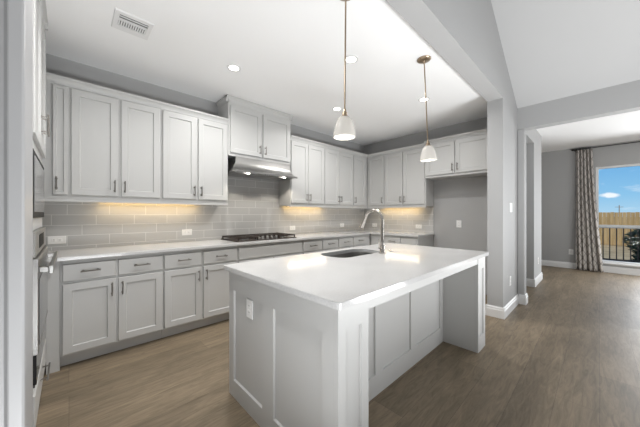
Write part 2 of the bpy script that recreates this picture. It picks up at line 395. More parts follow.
# window in the far wall
wn = thing('window_1', 'wide white framed window in the far wall', 'window'); del wn['category']; wn['kind'] = 'structure'
m = MB(); fx0, fx1 = XFAR + .03, XFAR + .11
m.box(fx0, fx1, WY1 - .045, WY1, WZ0, WZ1).box(fx0, fx1, WY0, WY0 + .045, WZ0, WZ1).box(fx0, fx1, WY0 + .045, WY1 - .045, WZ1 - .045, WZ1).box(fx0, fx1, WY0 + .045, WY1 - .045, WZ0, WZ0 + .045)
m.box(fx0, fx1, -.94, -.89, WZ0 + .045, WZ1 - .045)
m.build('window_frame', M['trimw'], wn, bevel=.004)
MB().box(XFAR + .065, XFAR + .07, WY0 + .04, WY1 - .04, WZ0 + .04, WZ1 - .04).build('pane', M['pane'], wn, smooth=0)
MB().box(XFAR - .035, XFAR + .03, WY0 - .03, WY1 + .03, WZ0 - .025, WZ0 + .004).build('window_sill', M['trimw'], wn, bevel=.005)

# backsplash tiles
m = MB().box(XL, XW - .012, YW - .010, YW, CT, 1.385).box(1.4745, 2.4605, YW - .010, YW, 1.385, 2.03)
struct(m.build('trim_2', M['tileX'], smooth=0), 'grey glossy tile backsplash behind the cooktop')
struct(MB().box(XW - .010, XW, 2.04, YW - .010, CT, 1.385).build('trim_3', M['tileY'], smooth=0), 'grey glossy tile backsplash on the short wall')

# ---------------------------------------------------------------- cabinets
CP = .030
CROWN = [(.0, 0), (-.004, .004), (-.004, .014), (-.012, .034), (-.024, .050), (-CP, .054), (-CP, .072), (.02, .072), (.02, 0)]
def crown_mesh(m, w, z, d, left=False, right=False, h=None, back=None):
    x0 = -CP if left else 0; x1 = w + CP if right else w
    m.prism(CROWN, lambda a, b, t: (t, .021 + a, z + b), x0, x1)
    for on, xx, sg in ((left, 0, 1), (right, w, -1)):
        if on: m.prism([(a, b) for a, b in CROWN], lambda a, b, t: (xx + sg * a, t, z + b), .0, d)
def handle(o, x, z, y, L, vert): MB().pull(x, z, y, L, vert).build('handle', M['nickel'], o)
def wall_cabinet(label, loc, rz, w, z1, d, doors, crown=True, cl=False, cr=False, rail=True, gr='white wall cabinets', st=.057, fillers=(), crz=None, dz=.04):
    """doors: list of (x0, x1, handle side 'l'/'r'); root sits at front left bottom, local y runs into the wall"""
    t = thing('wall_cabinet', label, 'cabinet', loc, rz, gr)
    MB().box(0, w, .021, d, 0, z1).build('body', M['cab'], t, bevel=.0015)
    for x0, x1, side in doors:
        do = MB().shaker(x0, x1, dz, z1 - (.07 if crown else .03), 0, .0205, st=st).build('door', M['cab'], t)
        hx = x0 + .028 if side == 'l' else x1 - .028
        if side: handle(do, hx, dz + .095, 0, .115, True)
    if crown:
        m = MB(); crown_mesh(m, w, (z1 - .06 if crz is None else crz), d, cl, cr); m.build('crown', M['cab'], t)
    if rail: MB().box(0, w, .018, .038, -.022, -.0005).build('light_rail', M['cab'], t, bevel=.002)
    return t
ZU = 1.392; HU = 2.455 - ZU
G1 = 'white wall cabinets above the worktop'
wall_cabinet('narrow white wall cabinet tucked in the corner beside the oven tower', (XL + .002, YU, ZU), 0, .753, HU, .325, [(.645, .738, None)], st=.022)
t = bpy.data.objects['wall_cabinet']; d0 = [c for c in t.children if c.name.startswith('door')][0]
handle(d0, .669, .135, 0, .115, True)
wall_cabinet('white two-door wall cabinet next to the narrow corner cabinet, glow beneath', (.004, YU, ZU), 0, .717, HU, .325, [(.010, .347, 'r'), (.371, .706, 'l')], gr=G1)
wall_cabinet('white two-door wall cabinet directly left of the range hood', (.722, YU, ZU), 0, .751, HU, .325, [(.016, .364, 'r'), (.385, .738, 'l')], gr=G1)
wall_cabinet('tall white two-door cabinet mounted over the range hood, reaching the ceiling', (1.4745, YU - .012, 2.008), 0, .986, 2.722 - 2.008, .337, [(.022, .470, 'r'), (.500, .964, 'l')], cl=True, cr=True, rail=False, crz=.686, gr=G1)
wall_cabinet('white two-door wall cabinet directly right of the range hood', (2.462, YU, ZU), 0, .722, HU, .325, [(.012, .350, 'r'), (.356, .708, 'l')], gr=G1)
wall_cabinet('white two-door wall cabinet between the hood-side cabinet and the corner', (3.186, YU, ZU), 0, .776, HU, .325, [(.012, .372, 'r'), (.380, .764, 'l')], gr=G1)
wall_cabinet('single-door white wall cabinet in the inside corner of the cooktop wall', (3.964, YU, ZU), 0, .455, HU, .325, [(.010, .385, 'l')], gr=G1)
R90 = -pi / 2
# along the fridge wall: local x -> -Y
wall_cabinet('single-door white wall cabinet on the short wall, against the inside corner', (XU, YU + .019, ZU), R90, .410, HU, .325, [(.042, .398, 'r')], gr=G1)
wall_cabinet('white two-door wall cabinet on the short wall beside the refrigerator recess', (XU, 2.852, ZU), R90, .812, HU, .325, [(.014, .378, 'r'), (.400, .795, 'l')], gr=G1)
wall_cabinet('short white two-door cabinet mounted over the empty refrigerator recess', (XU - .05, 2.037, 1.86), R90, 1.066, 2.475 - 1.86, .375, [(.035, .480, 'r'), (.500, .960, 'l')], rail=False, gr=G1)

def base_cabinet(label, loc, rz, w, cols, toe=True, end=None, gr='white base cabinets', d=.605):
    """cols: (x0, x1, handle side or None, drawer handle bool, kind)"""
    t = thing('base_cabinet', label, 'cabinet', loc, rz, gr)
    m = MB().box(0, w, .021, d, .105, CT - .0315)
    m.box(0, w, .095, d, 0, .105)
    m.build('body', M['cab'], t, bevel=.0015)
    for x0, x1, side, dh, kind in cols:
        if kind == 'drawer':
            dr = MB().slab(x0, x1, .712, .850, 0, .0205).build('drawer', M['cab'], t)
            if dh: handle(dr, (x0 + x1) / 2, .785, 0, .13, False)
            do = MB().shaker(x0, x1, .122, .690, 0, .0205).build('door', M['cab'], t)
            handle(do, x0 + .028 if side == 'l' else x1 - .028, .60, 0, .115, True)
        elif kind == 'false':
            MB().slab(x0, x1, .712, .850, 0, .0205).build('false_drawer_front', M['cab'], t)
            xm = (x0 + x1) / 2
            for a, b, s_ in ((x0, xm - .004, 'r'), (xm + .004, x1, 'l')):
                do = MB().shaker(a, b, .122, .690, 0, .0205).build('door', M['cab'], t); handle(do, a + .028 if s_ == 'l' else b - .028, .60, 0, .115, True)
    return t
MB()
G2 = 'white base cabinets under the worktop'
base_cabinet('white base cabinet nearest the oven tower, two drawers over two doors', (-.052, YB, 0), 0, .732, [(.014, .356, 'r', True, 'drawer'), (.374, .724, 'l', True, 'drawer')], gr=G2)
base_cabinet('white base cabinet just left of the cooktop, two drawers over two doors', (.682, YB, 0), 0, .783, [(.006, .360, 'r', True, 'drawer'), (.383, .770, 'l', True, 'drawer')], gr=G2)
base_cabinet('white base cabinet under the cooktop with a plain wide panel', (1.467, YB, 0), 0, 1.0, [(.010, .990, None, False, 'false')], gr=G2)
base_cabinet('white base cabinet just right of the cooktop, two drawers behind the island', (2.469, YB, 0), 0, .763, [(.012, .376, 'r', True, 'drawer'), (.410, .745, 'l', True, 'drawer')], gr=G2)
base_cabinet('white base cabinet nearest the inside corner, two drawers behind the faucet', (3.234, YB, 0), 0, .884, [(.014, .375, 'r', True, 'drawer'), (.392, .765, 'l', True, 'drawer')], gr=G2)
t = base_cabinet('white base cabinet on the short wall beside the refrigerator recess', (XB, 2.984, 0), R90, .942, [(.334, .629, 'r', True, 'drawer'), (.649, .919, 'l', False, 'drawer')], gr=G2)
# filler panel running to the floor beside the oven tower
tag(MB().box(-.131, -.0535, YB + .018, 3.57, 0, CT - .0315).build('filler_panel', M['cab'], bevel=.0015), 'white filler panel running to the floor between oven tower and base cabinet', 'panel')

# worktop (L shape)
m = MB()
m.prism([(XL + .002, 2.980), (-.131, 2.980), (-.129, YB - .028), (XB - .028, YB - .028), (XB - .028, 2.02), (XW - .0115, 2.02), (XW - .0115, YW - .0115), (XL + .002, YW - .0115)], lambda a, b, t: (a, b, t), CT - .030, CT)
tag(m.build('worktop', M['quartz'], bevel=.003), 'long white quartz worktop running along the wall and round the corner', 'countertop')

# ---------------------------------------------------------------- oven tower (front faces +X): local x -> +Y, local y -> -X
XT, YT0, TW = -.150, 2.02, .955
R9 = pi / 2
t = thing('tall_cabinet', 'tall white cabinet tower holding the wall oven and microwave at left', 'cabinet', (XT, YT0, 0), R9)
m = MB().box(0, .08, .0, .585, 0, 2.70).box(TW - .08, TW, 0, .585, 0, 2.70).box(.08, TW - .08, 0, .585, 1.615, 2.70).box(.08, TW - .08, 0, .585, 1.162, 1.235).box(.08, TW - .08, 0, .585, 0, .325).box(.08, TW - .08, .56, .585, .325, 1.615)
m.build('body', M['cab'], t, bevel=.0015)
for a, b, s_ in ((.02, TW / 2 - .003, 'r'), (TW / 2 + .003, TW - .02, 'l')):
    do = MB().shaker(a, b, 1.69, 2.64, -.0205, .020).build('door', M['cab'], t); handle(do, a + .028 if s_ == 'l' else b - .028, 1.84, -.0205, .13, True)
dr = MB().slab(.02, TW - .02, .115, .300, -.0205, .020).build('drawer', M['cab'], t)
handle(dr, TW / 2, .225, -.0205, .26, False)
m = MB(); m.prism(CROWN, lambda a, b, q: (q, a, 2.697 + b), 0, TW + CP); m.prism(CROWN, lambda a, b, q: (TW - a, q, 2.697 + b), -CP, .585); m.build('crown', M['cab'], t)
# microwave
mw = thing('microwave_oven', 'built-in microwave with a black outer frame above the wall oven', 'microwave', (XT, YT0, 0), R9)
MB().box(.085, TW - .085, .0, .50, 1.239, 1.611).build('body', M['dsteel'], mw)
MB().box(.060, TW - .045, -.012, -.0006, 1.238, 1.612).build('trim_frame', M['blackframe'], mw, bevel=.002)
MB().box(.095, .66, -.0165, -.0125, 1.272, 1.580).build('door', M['greyglass'], mw, bevel=.001)
MB().box(.665, TW - .105, -.0165, -.0125, 1.272, 1.580).build('control_panel', M['greyglass'], mw, bevel=.001)
# wall oven
ov = thing('wall_oven', 'built-in stainless wall oven with a thick bar handle under the microwave', 'oven', (XT, YT0, 0), R9)
MB().box(.085, TW - .085, .0, .54, .329, 1.158).build('body', M['dsteel'], ov)
MB().box(.060, TW - .045, -.020, -.0006, 1.025, 1.162).build('control_panel', M['steel'], ov, bevel=.003)
MB().box(.30, .65, -.0225, -.0205, 1.055, 1.135).build('display', M['blackframe'], ov, bevel=.001)
do = MB().box(.060, TW - .045, -.030, -.0006, .50, 1.018).build('door', M['steel'], ov, bevel=.004)
MB().box(.10, TW - .085, -.0325, -.0305, .54, .90).build('window', M['glassblack'], do, bevel=.001)
m = MB().box(.085, TW - .065, -.088, -.068, .928, .972)
for q in (.13, TW - .115): m.box(q - .02, q + .02, -.069, -.0305, .935, .965)
m.build('handle', M['steel'], do, bevel=.004)
lw = MB().box(.060, TW - .045, -.024, -.0006, .342, .494).build('lower_panel', M['glassblack'], ov, bevel=.003)
MB().box(.060, TW - .045, -.018, -.0006, .329, .341).build('vent_strip', M['slot'], ov)

# ---------------------------------------------------------------- range hood, cooktop
t = thing('range_hood', 'stainless steel under-cabinet range hood above the cooktop', 'range hood', (1.484, YW - .011, 1.785))
prof = [(0, .008), (0, .2215), (-.335, .2215), (-.338, .150), (-.350, .112), (-.375, .075), (-.41, .048), (-.47, .032), (-.492, .026), (-.492, .0), (-.475, .0), (-.475, .008)]
MB().prism(prof, lambda a, b, q: (q + (.075 if q < .5 else -.022) * min(1, max(0, (b - .03) / .12)) , a, b), 0, .968).build('body', M['steel'], t, bevel=.002)
MB().box(.03, .938, -.40, -.06, .0, .0075).build('filter', M['dsteel'], t)
for xx in (.20, .77):
    MB().lathe([(0, -.005), (.020, -.005), (.023, .0075), (0, .0075)], (xx, -.435, .0), 24).build('lamp', M['lens'], t)
for q in range(4): MB().box(.0725, .0755, -.30 + q * .03, -.290 + q * .03, .165, .20).build('vent_slot', M['slot'], t)
for q in range(3): MB().lathe([(0, 0), (.008, 0), (.008, .004), (0, .004)], (.43 + q * .03, -.482, -.004), 12).build('control_button', M['slot'], t)
for xx in (.20, .77):
    d = bpy.data.lights.new('hood_lamp_light', 'SPOT'); d.energy = 6; d.spot_size = radians(130); d.color = (1, .9, .75); d.shadow_soft_size = .03
    o = bpy.data.objects.new('hood_lamp_light', d); COL.objects.link(o); o.location = (1.484 + xx, YW - .446, 1.77)

t = thing('gas_cooktop', 'black gas cooktop with iron grates and steel knobs set in the worktop', 'cooktop', (1.49, 3.03, CT + .0005))
MB().box(0, .915, 0, .50, 0, .012).build('base', M['black'], t, bevel=.006, seg=3)
bs = [(.16, .13, .045), (.16, .37, .038), (.4575, .28, .06), (.755, .13, .038), (.755, .37, .045)]
for bx, by, br in bs:
    b = MB().lathe([(0, 0), (br * 1.15, 0), (br * 1.1, .010), (br * .9, .014), (0, .014)], (bx, by, .0125), 24).build('burner', M['dsteel'], t)
    MB().lathe([(0, 0), (br * .85, 0), (br * .85, .008), (br * .7, .011), (0, .011)], (bx, by, .027), 24).build('burner_cap', M['black'], b)
for gx0, gx1, gy0 in ((.015, .300, .02), (.310, .605, .12), (.615, .90, .02)):
    m = MB(); zt0, zt1 = .034, .052; bw = .014; gy1 = .485
    m.box(gx0, gx1, gy0, gy0 + bw, zt0, zt1).box(gx0, gx1, gy1 - bw, gy1, zt0, zt1).box(gx0, gx0 + bw, gy0, gy1, zt0, zt1).box(gx1 - bw, gx1, gy0, gy1, zt0, zt1)
    xm = (gx0 + gx1) / 2
    m.box(xm - bw / 2, xm + bw / 2, gy0, gy1, zt0, zt1)
    for f in (.25, .5, .75): m.box(gx0, gx1, gy0 + (gy1 - gy0) * f - bw / 2, gy0 + (gy1 - gy0) * f + bw / 2, zt0, zt1)
    for fx in (gx0, gx1 - bw):
        for fy in (gy0, gy1 - bw): m.box(fx, fx + bw, fy, fy + bw, .0125, zt0)
    m.build('grate', M['black'], t, bevel=.002)
for i in range(5):
    kx = .4575 + (i - 2) * .072
    kb = MB().lathe([(0, 0), (.024, 0), (.0235, .005), (.020, .007), (.0195, .032), (.017, .036), (0, .036)], (kx, .060, .0125), 20).build('knob', M['steel'], t)
    MB().box(kx - .002, kx + .002, .043, .062, .0487, .0505).build('pointer', M['slot'], kb)

# ---------------------------------------------------------------- island
IX0, IX1, IY0, IYM, IY1, ZI = .822, 2.90, .756, 1.065, 1.80, .900
ZIB = ZI - .0305
t = thing('kitchen_island', 'white panelled kitchen island base with two square end legs', 'island', (IX0, IY0, 0))
W, Dm, D = IX1 - IX0, IYM - IY0, IY1 - IY0
# coordinates below: local = world - (IX0, IY0)
m = MB().box(.022, W - .022, Dm + .024, D - .012, 0, .55)
m.box(.022, .60, Dm + .024, D - .012, .5505, ZIB - .001).box(1.55, W - .022, Dm + .024, D - .012, .5505, ZIB - .001)
m.build('body', M['cab'], t)
# short end panelling (faces -X): framed panels
def rail_panel(m, rects, lo, hi, z0, z1, place, t=.012):
    """flat face [lo, hi] x [z0, z1] with recessed rects (a0, a1, c0, c1); place(a, depth, z)"""
    As = sorted({lo, hi, *[r[0] for r in rects], *[r[1] for r in rects]}); Zs = sorted({z0, z1, *[r[2] for r in rects], *[r[3] for r in rects]})
    def rec(a, z): return any(r[0] < a < r[1] and r[2] < z < r[3] for r in rects)
    for i in range(len(As) - 1):
        for j in range(len(Zs) - 1):
            if not rec((As[i] + As[i + 1]) / 2, (Zs[j] + Zs[j + 1]) / 2):
                m.poly([place(As[i], 0, Zs[j]), place(As[i + 1], 0, Zs[j]), place(As[i + 1], 0, Zs[j + 1]), place(As[i], 0, Zs[j + 1])])
    for a0, a1, c0, c1 in rects:
        O = [(a0, c0), (a1, c0), (a1, c1), (a0, c1)]; s_ = .004; I = [(a0 + s_, c0 + s_), (a1 - s_, c0 + s_), (a1 - s_, c1 - s_), (a0 + s_, c1 - s_)]
        for q in range(4):
            p, r = O[q], O[(q + 1) % 4]; p2, r2 = I[q], I[(q + 1) % 4]
            m.poly([place(p[0], 0, p[1]), place(r[0], 0, r[1]), place(r2[0], t, r2[1]), place(p2[0], t, p2[1])])
        m.poly([place(a, t, z) for a, z in I])
    for a in (lo, hi): m.poly([place(a, 0, z0), place(a, t + .008, z0), place(a, t + .008, z1), place(a, 0, z1)])
    for z in (z0, z1): m.poly([place(lo, 0, z), place(hi, 0, z), place(hi, t + .008, z), place(lo, t + .008, z)])
    bmesh.ops.remove_doubles(m.bm, verts=m.bm.verts, dist=1e-5)
    return m
rects = [(.10, .490, .118, .735), (.605, .975, .118, .735)]
rail_panel(MB(), rects, .0205, D, 0, ZIB - .001, lambda a, d, z: (d, a, z)).build('end_panel', M['cab'], t, smooth=0)
rail_panel(MB(), [(Dm + .1, D - .08, .118, .735)], Dm + .001, D, 0, ZIB - .001, lambda a, d, z: (W - d, a, z)).build('end_panel', M['cab'], t, smooth=0)
# back panelling under the overhang (faces -Y)
LW = .212
rects = [(.32, .715, .145, .80), (.715 + .09, 1.215, .145, .80), (1.305, 1.80, .145, .80)]
rail_panel(MB(), rects, LW, W - LW, 0, ZIB - .001, lambda a, d, z: (a, Dm + d, z)).build('back_panel', M['cab'], t, smooth=0)
# kitchen side doors (face +Y, behind)
rail_panel(MB(), [(.10, .62, .12, .70), (.72, 1.36, .12, .70), (1.46, 1.98, .12, .70)], .012, W - .012, .10, ZIB - .001, lambda a, d, z: (a, D - .0 - d * .4, z)).build('cabinet_front', M['cab'], t, smooth=0)
for x0 in (0, W - LW):
    m = MB().box(x0 + (.021 if x0 == 0 else 0), x0 + LW, .021, Dm, 0, ZIB - .001)
    rail_panel(m, [(x0 + .05, x0 + LW - .05, .13, .755)], x0 + (0 if x0 == 0 else 0), x0 + LW, 0, ZIB - .001, lambda a, d, z: (a, d, z))
    m.build('leg', M['cab'], t, smooth=0)
MB().box(LW, W - LW, .004, .028, .805, ZIB - .001).build('apron', M['cab'], t, bevel=.001)

# island worktop with a rounded sink cut-out
CX0, CX1, CY0, CY1 = .790, 2.905, .722, 1.832
def rrect(x0, x1, y0, y1, r, n=6):
    P = []
    for cx, cy, a0 in ((x1 - r, y1 - r, 0), (x0 + r, y1 - r, 90), (x0 + r, y0 + r, 180), (x1 - r, y0 + r, 270)):
        for i in range(n + 1): a = radians(a0 + 90 * i / n); P.append((cx + r * cos(a), cy + r * sin(a)))
    return P
SX0, SX1, SY0, SY1 = 1.60, 2.21, 1.425, 1.745
outer = rrect(CX0, CX1, CY0, CY1, .022); inner = rrect(SX0, SX1, SY0, SY1, .11, 6)
m = MB()
def ring(P, z): return [m.bm.verts.new((a, b, z)) for a, b in P]
oz = [(0, ZI - .030), (0, ZI - .003), (.003, ZI)]
Or = [ring(outer, ZI - .030), ring(outer, ZI - .003), ring(rrect(CX0 + .003, CX1 - .003, CY0 + .003, CY1 - .003, .019), ZI)]
Ir = [ring(inner, ZI - .030), ring(inner, ZI)]
n = len(outer)
for A, B in ((Or[0], Or[1]), (Or[1], Or[2]), (Ir[0], Ir[1]), (Or[2], Ir[1]), (Or[0], Ir[0])):
    for i in range(n): m.bm.faces.new((A[i], A[(i + 1) % n], B[(i + 1) % n], B[i]))
tag(m.build('island_worktop', M['quartz'], smooth=25), 'thick white quartz slab on top of the kitchen island', 'countertop')

# sink
t = thing('sink', 'stainless undermount sink set in the island worktop', 'sink', ((SX0 + SX1) / 2, (SY0 + SY1) / 2, ZI - .031))
m = MB(); hx, hy = (SX1 - SX0) / 2, (SY1 - SY0) / 2
R = [rrect(-hx - .012, hx + .012, -hy - .012, hy + .012, .12), rrect(-hx + .004, hx - .004, -hy + .004, hy - .004, .106), rrect(-hx + .012, hx - .012, -hy + .012, hy - .012, .10), rrect(-hx + .05, hx - .05, -hy + .05, hy - .05, .06)]
Z = [-.0005, -.0005, -.16, -.19]
rr = [[m.bm.verts.new((a, b, z)) for a, b in P] for P, z in zip(R, Z)]
n = len(R[0])
for A, B in zip(rr, rr[1:]):
    for i in range(n): m.bm.faces.new((A[i], A[(i + 1) % n], B[(i + 1) % n], B[i]))
m.bm.faces.new(rr[-1])
o = m.build('basin', M['steel'], t); so_ = o.modifiers.new('solid', 'SOLIDIFY'); so_.thickness = .0015; so_.offset = -1
MB().lathe([(0, .001), (.035, .001), (.045, .005), (.045, .0), (0, 0)], (0, 0, -.1895), 24).build('drain', M['dsteel'], t)

# faucet
FX, FY = 2.075, 1.365
t = thing('kitchen_faucet', 'tall polished gooseneck faucet with pull-down spray on the island', 'faucet', (FX, FY, ZI + .0005))
MB().lathe([(0, 0), (.030, 0), (.030, .008), (.024, .014), (.0215, .03), (.0215, .075), (.018, .085), (.0145, .10), (0, .10)], (0, 0, 0), 24).build('base', M['chrome'], t)
path = [(0, 0, .09), (0, 0, .20), (0, 0, .30)]
for i in range(1, 15): a = radians(180 - i * 11.4); path.append((0, .095 + .095 * cos(a), .30 + .095 * sin(a)))
MB().tube(path, .0138, 16).build('spout', M['chrome'], t)
pe = Vector(path[-1]); pd = (pe - Vector(path[-2])).normalized()
h = MB().tube([pe - pd * .005, pe + pd * .012, pe + pd * .03, pe + pd * .095, pe + pd * .116], [.0155, .0165, .0165, .020, .0205], 16).build('spray_head', M['chrome'], t)
MB().tube([pe + pd * .1162, pe + pd * .120], .0165, 16).build('nozzle', M['slot'], h)
MB().tube([(0, 0, .052), (-.035, 0, .054), (-.045, 0, .056)], [.0125, .0125, .011], 12).tube([(-.042, 0, .056), (-.052, -.002, .075), (-.062, -.004, .135)], [.006, .0055, .0045], 10).build('lever', M['chrome'], t)
o = MB().lathe([(0, 0), (.022, 0), (.022, .004), (.016, .007), (.015, .010), (0, .010)], (0, 0, 0), 20).build('air_switch', M['chrome'], loc=(2.27, 1.40, ZI + .0005))
tag(o, 'small chrome push button in the island worktop right of the faucet', 'button')

# ---------------------------------------------------------------- ceiling fixtures
lens_light = []
def downlight(label, x, y, proto=None):
    if proto: return copy_thing(proto, (x, y, ZC), label)
    t = thing('recessed_downlight', label, 'ceiling light', (x, y, ZC), 0, 'recessed downlights in the kitchen ceiling')
    MB().lathe([(.046, -.0005), (.072, -.0005), (.070, -.005), (.057, -.006), (.048, -.003)], (0, 0, 0), 32, closed=True).build('trim_ring', M['trimw'], t)
    MB().lathe([(0, -.0025), (.0465, -.0025), (.0465, -.0005), (0, -.0005)], (0, 0, 0), 32).build('lens', M['lens'], t)
    return t
spots = [(1.239, 2.601, 'round recessed ceiling light in front of the left wall cabinets'), (2.001, 1.672, 'round recessed ceiling light beside the nearer pendant rod, high'),
         (2.798, 2.599, 'round recessed ceiling light just above the nearer pendant shade'), (3.399, 1.594, 'round recessed ceiling light behind the farther pendant rod')]
p0 = None
CANW = 10.0
for x, y, lb in spots:
    q = downlight(lb, x, y, p0); p0 = p0 or q
    d = bpy.data.lights.new('downlight_lamp', 'AREA'); d.shape = 'DISK'; d.size = .09; d.spread = radians(150); d.energy = CANW; d.color = (1, .985, .965)
    o = bpy.data.objects.new('downlight_lamp', d); COL.objects.link(o); o.location = (x, y, ZC - .012)
for x, y in ((.42, 1.65),):  # extra unseen downlight, added to brighten the left aisle
    d = bpy.data.lights.new('added_aisle_lamp', 'AREA'); d.shape = 'DISK'; d.size = .09; d.spread = radians(150); d.energy = CANW * 1.4; d.color = (1, .985, .965)
    o = bpy.data.objects.new('added_aisle_lamp', d); COL.objects.link(o); o.location = (x, y, ZC - .012)
    downlight('round recessed ceiling light added out of view above the camera side', x, y, p0)

# air vent
t = thing('ceiling_vent', 'white louvred air register in the ceiling above the left cabinets', 'air vent', (.37, 2.565, ZC))
m = MB(); a, b = .126, .131
P = [(-a, -b), (a, -b), (a, b), (-a, b)]; Q = [(-.092, -.092), (.092, -.092), (.092, .060), (-.092, .060)]
lo = [m.bm.verts.new((x, y, -.0005)) for x, y in P]; mi = [m.bm.verts.new((x * .96, y * .96, -.010)) for x, y in P]; inn = [m.bm.verts.new((x, y, -.012)) for x, y in Q]; inn2 = [m.bm.verts.new((x, y, -.0005)) for x, y in Q]
for A, B in ((lo, mi), (mi, inn), (inn, inn2), (inn2, lo)):
    for i in range(4): m.bm.faces.new((A[i], A[(i + 1) % 4], B[(i + 1) % 4], B[i]))
m.build('frame', M['trimw'], t, smooth=0)
MB().box(-.092, .092, -.092, .06, -.003, -.0006).build('duct', M['ventdark'], t, smooth=0)
for i in range(12):
    x = -.085 + i * .0155
    MB().box(x - .0045, x + .0045, -.012, .058, -.011, -.004).build('louver', M['trimw'], t, smooth=0)
for i in range(2):
    y = -.066 + i * .032
    MB().box(-.09, .09, y - .0035, y + .0035, -.010, -.005).build('louver', M['trimw'], t, smooth=0)
MB().box(-.092, .092, -.022, -.013, -.0115, -.004).build('divider', M['trimw'], t, smooth=0)

# pendants
YR = radians(YAW - 90)
def pendant(label, x, y, drop, tilt=0):
    """root at the ceiling; drop = height of the shade mouth below the ceiling"""
    t = thing('pendant_lamp', label, 'pendant lamp', (x, y, ZC), 0, 'pendant lamps over the island')
    MB().lathe([(0, -.0005), (.064, -.0005), (.064, -.010), (.056, -.018), (.020, -.026), (.012, -.040), (0, -.040)], (0, 0, 0), 32).build('canopy', M['brass'], t)
    zs = -drop
    MB().tube([(0, 0, -.038), (0, 0, zs + .19)], .0058, 12).build('rod', M['brass'], t)
    MB().lathe([(0, .205), (.010, .205), (.012, .19), (.017, .185), (.019, .165), (.027, .158), (.027, .150), (0, .150)], (0, 0, zs), 24).build('socket', M['brass'], t)
    outp = [(.022, .155), (.036, .150), (.048, .138), (.058, .116), (.067, .086), (.073, .055), (.0765, .024), (.0765, .016)]
    prof = outp + [(r - .004, z) for r, z in outp[::-1]]
    MB().lathe(prof, (0, 0, zs), 40, closed=True).build('lamp_shade', M['shade'], t)
    MB().lathe([(0, .062), (.014, .066), (.021, .080), (.021, .092), (.014, .118), (.012, .150), (0, .150)], (0, 0, zs), 20).build('bulb', M['bulb'], t)
    t.rotation_euler = (0, tilt, YR); zz = Matrix.Rotation(YR, 3, 'Z') @ Matrix.Rotation(tilt, 3, 'Y') @ Vector((0, 0, zs + .02))
    d = bpy.data.lights.new('pendant_bulb_light', 'POINT'); d.energy = .5; d.color = (1, .92, .8); d.shadow_soft_size = .03
    o = bpy.data.objects.new('pendant_bulb_light', d); COL.objects.link(o); o.location = Vector((x, y, ZC)) + zz
    return t
pendant('white glass bell pendant hanging over the nearer end of the island', 1.369, 1.19, ZC - 1.766, radians(.5))
pendant('white glass bell pendant over the far end of the island, round bronze canopy in view', 2.511, 1.177, ZC - 1.766, radians(-2.6))

# under-cabinet strips (warm)
def strip(label, x0, x1, y0, y1, watts):
    t = thing('under_cabinet_light', label, 'under-cabinet light', ((x0 + x1) / 2, (y0 + y1) / 2, ZU), 0, 'warm strip lights under the wall cabinets')
    hx, hy = (x1 - x0) / 2, (y1 - y0) / 2
    MB().box(-hx, hx, -hy, hy, -.010, -.0008).build('housing', M['plate'], t)
    MB().box(-hx + .006, hx - .006, -hy + .004, hy - .004, -.0115, -.0102).build('lens', M['warmstrip'], t)
    alongx = (x1 - x0) > (y1 - y0); ln = max(x1 - x0, y1 - y0) - .02
    for nm, tilt, share, col in (('strip_glow', (0, .95, -.6), .30, (1, .60, .13)), ('strip_glow_down', (0, -.25, -1), .62, (1, .86, .66))):
        v = Vector(tilt); m3 = v.to_track_quat('-Z', 'Y').to_matrix()
        if not alongx: m3 = Matrix.Rotation(-pi / 2, 3, 'Z') @ m3
        o = area(nm, ((x0 + x1) / 2, (y0 + y1) / 2, ZU - .016), tilt, ln, .02, watts * share, col)
        o.rotation_euler = m3.to_euler()
strip('warm glowing strip under the wall cabinets left of the hood', .22, 1.20, YW - .12, YW - .09, 2.0)
strip('warm glowing strip under the wall cabinets right of the hood', 2.56, 3.45, YW - .12, YW - .09, 2.0)
strip('warm glowing strip under the wall cabinets of the short wall', XW - .12, XW - .09, 2.25, 3.1, 2.0)

# ---------------------------------------------------------------- outlets and switches
def outlet(label, loc, rz, w=.118, h=.074, gangs=1, kind='outlet', horiz=True):
    """plate faces local -y"""
    t = thing('wall_outlet' if kind == 'outlet' else 'light_switch', label, 'outlet' if kind == 'outlet' else 'switch', loc, rz, 'electrical wall plates')
    MB().slab(-w / 2, w / 2, -h / 2, h / 2, -.006, .0055, .002).build('plate', M['plate'], t)
    if kind == 'outlet':
        for s_ in (-1, 1):
            cx, cz = (s_ * .021, 0) if horiz else (0, s_ * .021)
            r = MB().slab(cx - .0145, cx + .0145, cz - .0145, cz + .0145, -.008, .002, .001).build('socket', M['plate'], t)
            m = MB()
            for q in (-.006, .006):
                if horiz: m.box(cx - .005, cx + .004, -.0084, -.0078, q - .0012, q + .0012)
                else: m.box(q - .0012, q + .0012, -.0084, -.0078, cz - .005, cz + .004)
            m.build('slot', M['slot'], r)
    else:
        for g in range(gangs):
            cx = (g - (gangs - 1) / 2) * .046
            MB().slab(cx - .016, cx + .016, -.033, .033, -.009, .003, .002).build('rocker', M['plate'], t)
    return t
yt = YW - .0105
outlet('white outlet plate on the tile in the corner beside the oven tower', (-.083, yt, 1.011), 0, .126)
outlet('white outlet plate on the tile left of the cooktop', (1.075, yt, 1.030), 0)
outlet('white outlet plate on the tile just right of the cooktop', (2.735, yt, 1.024), 0)
outlet('white outlet plate on the cooktop wall near the inside corner', (3.985, yt, 1.035), 0)
outlet('white outlet plate on the short wall tile seen right behind the faucet', (XW - .0105, 3.29, 1.026), R90)
outlet('white outlet plate on the short wall tile near the end of the worktop', (XW - .0105, 2.314, 1.027), R90)
outlet('white outlet on the grey wall inside the refrigerator recess', (XW - .0005, 1.617, 1.093), R90, .078, .120, horiz=False)
outlet('white outlet plate in the narrow end panel of the island', (IX0 + .0115, 1.525, .660), R90, .074, .118, horiz=False)
outlet('white rocker light switch on the column end wall', (4.185, YK0 - .0005, 1.344), 0, .118, .118, gangs=2, kind='switch')
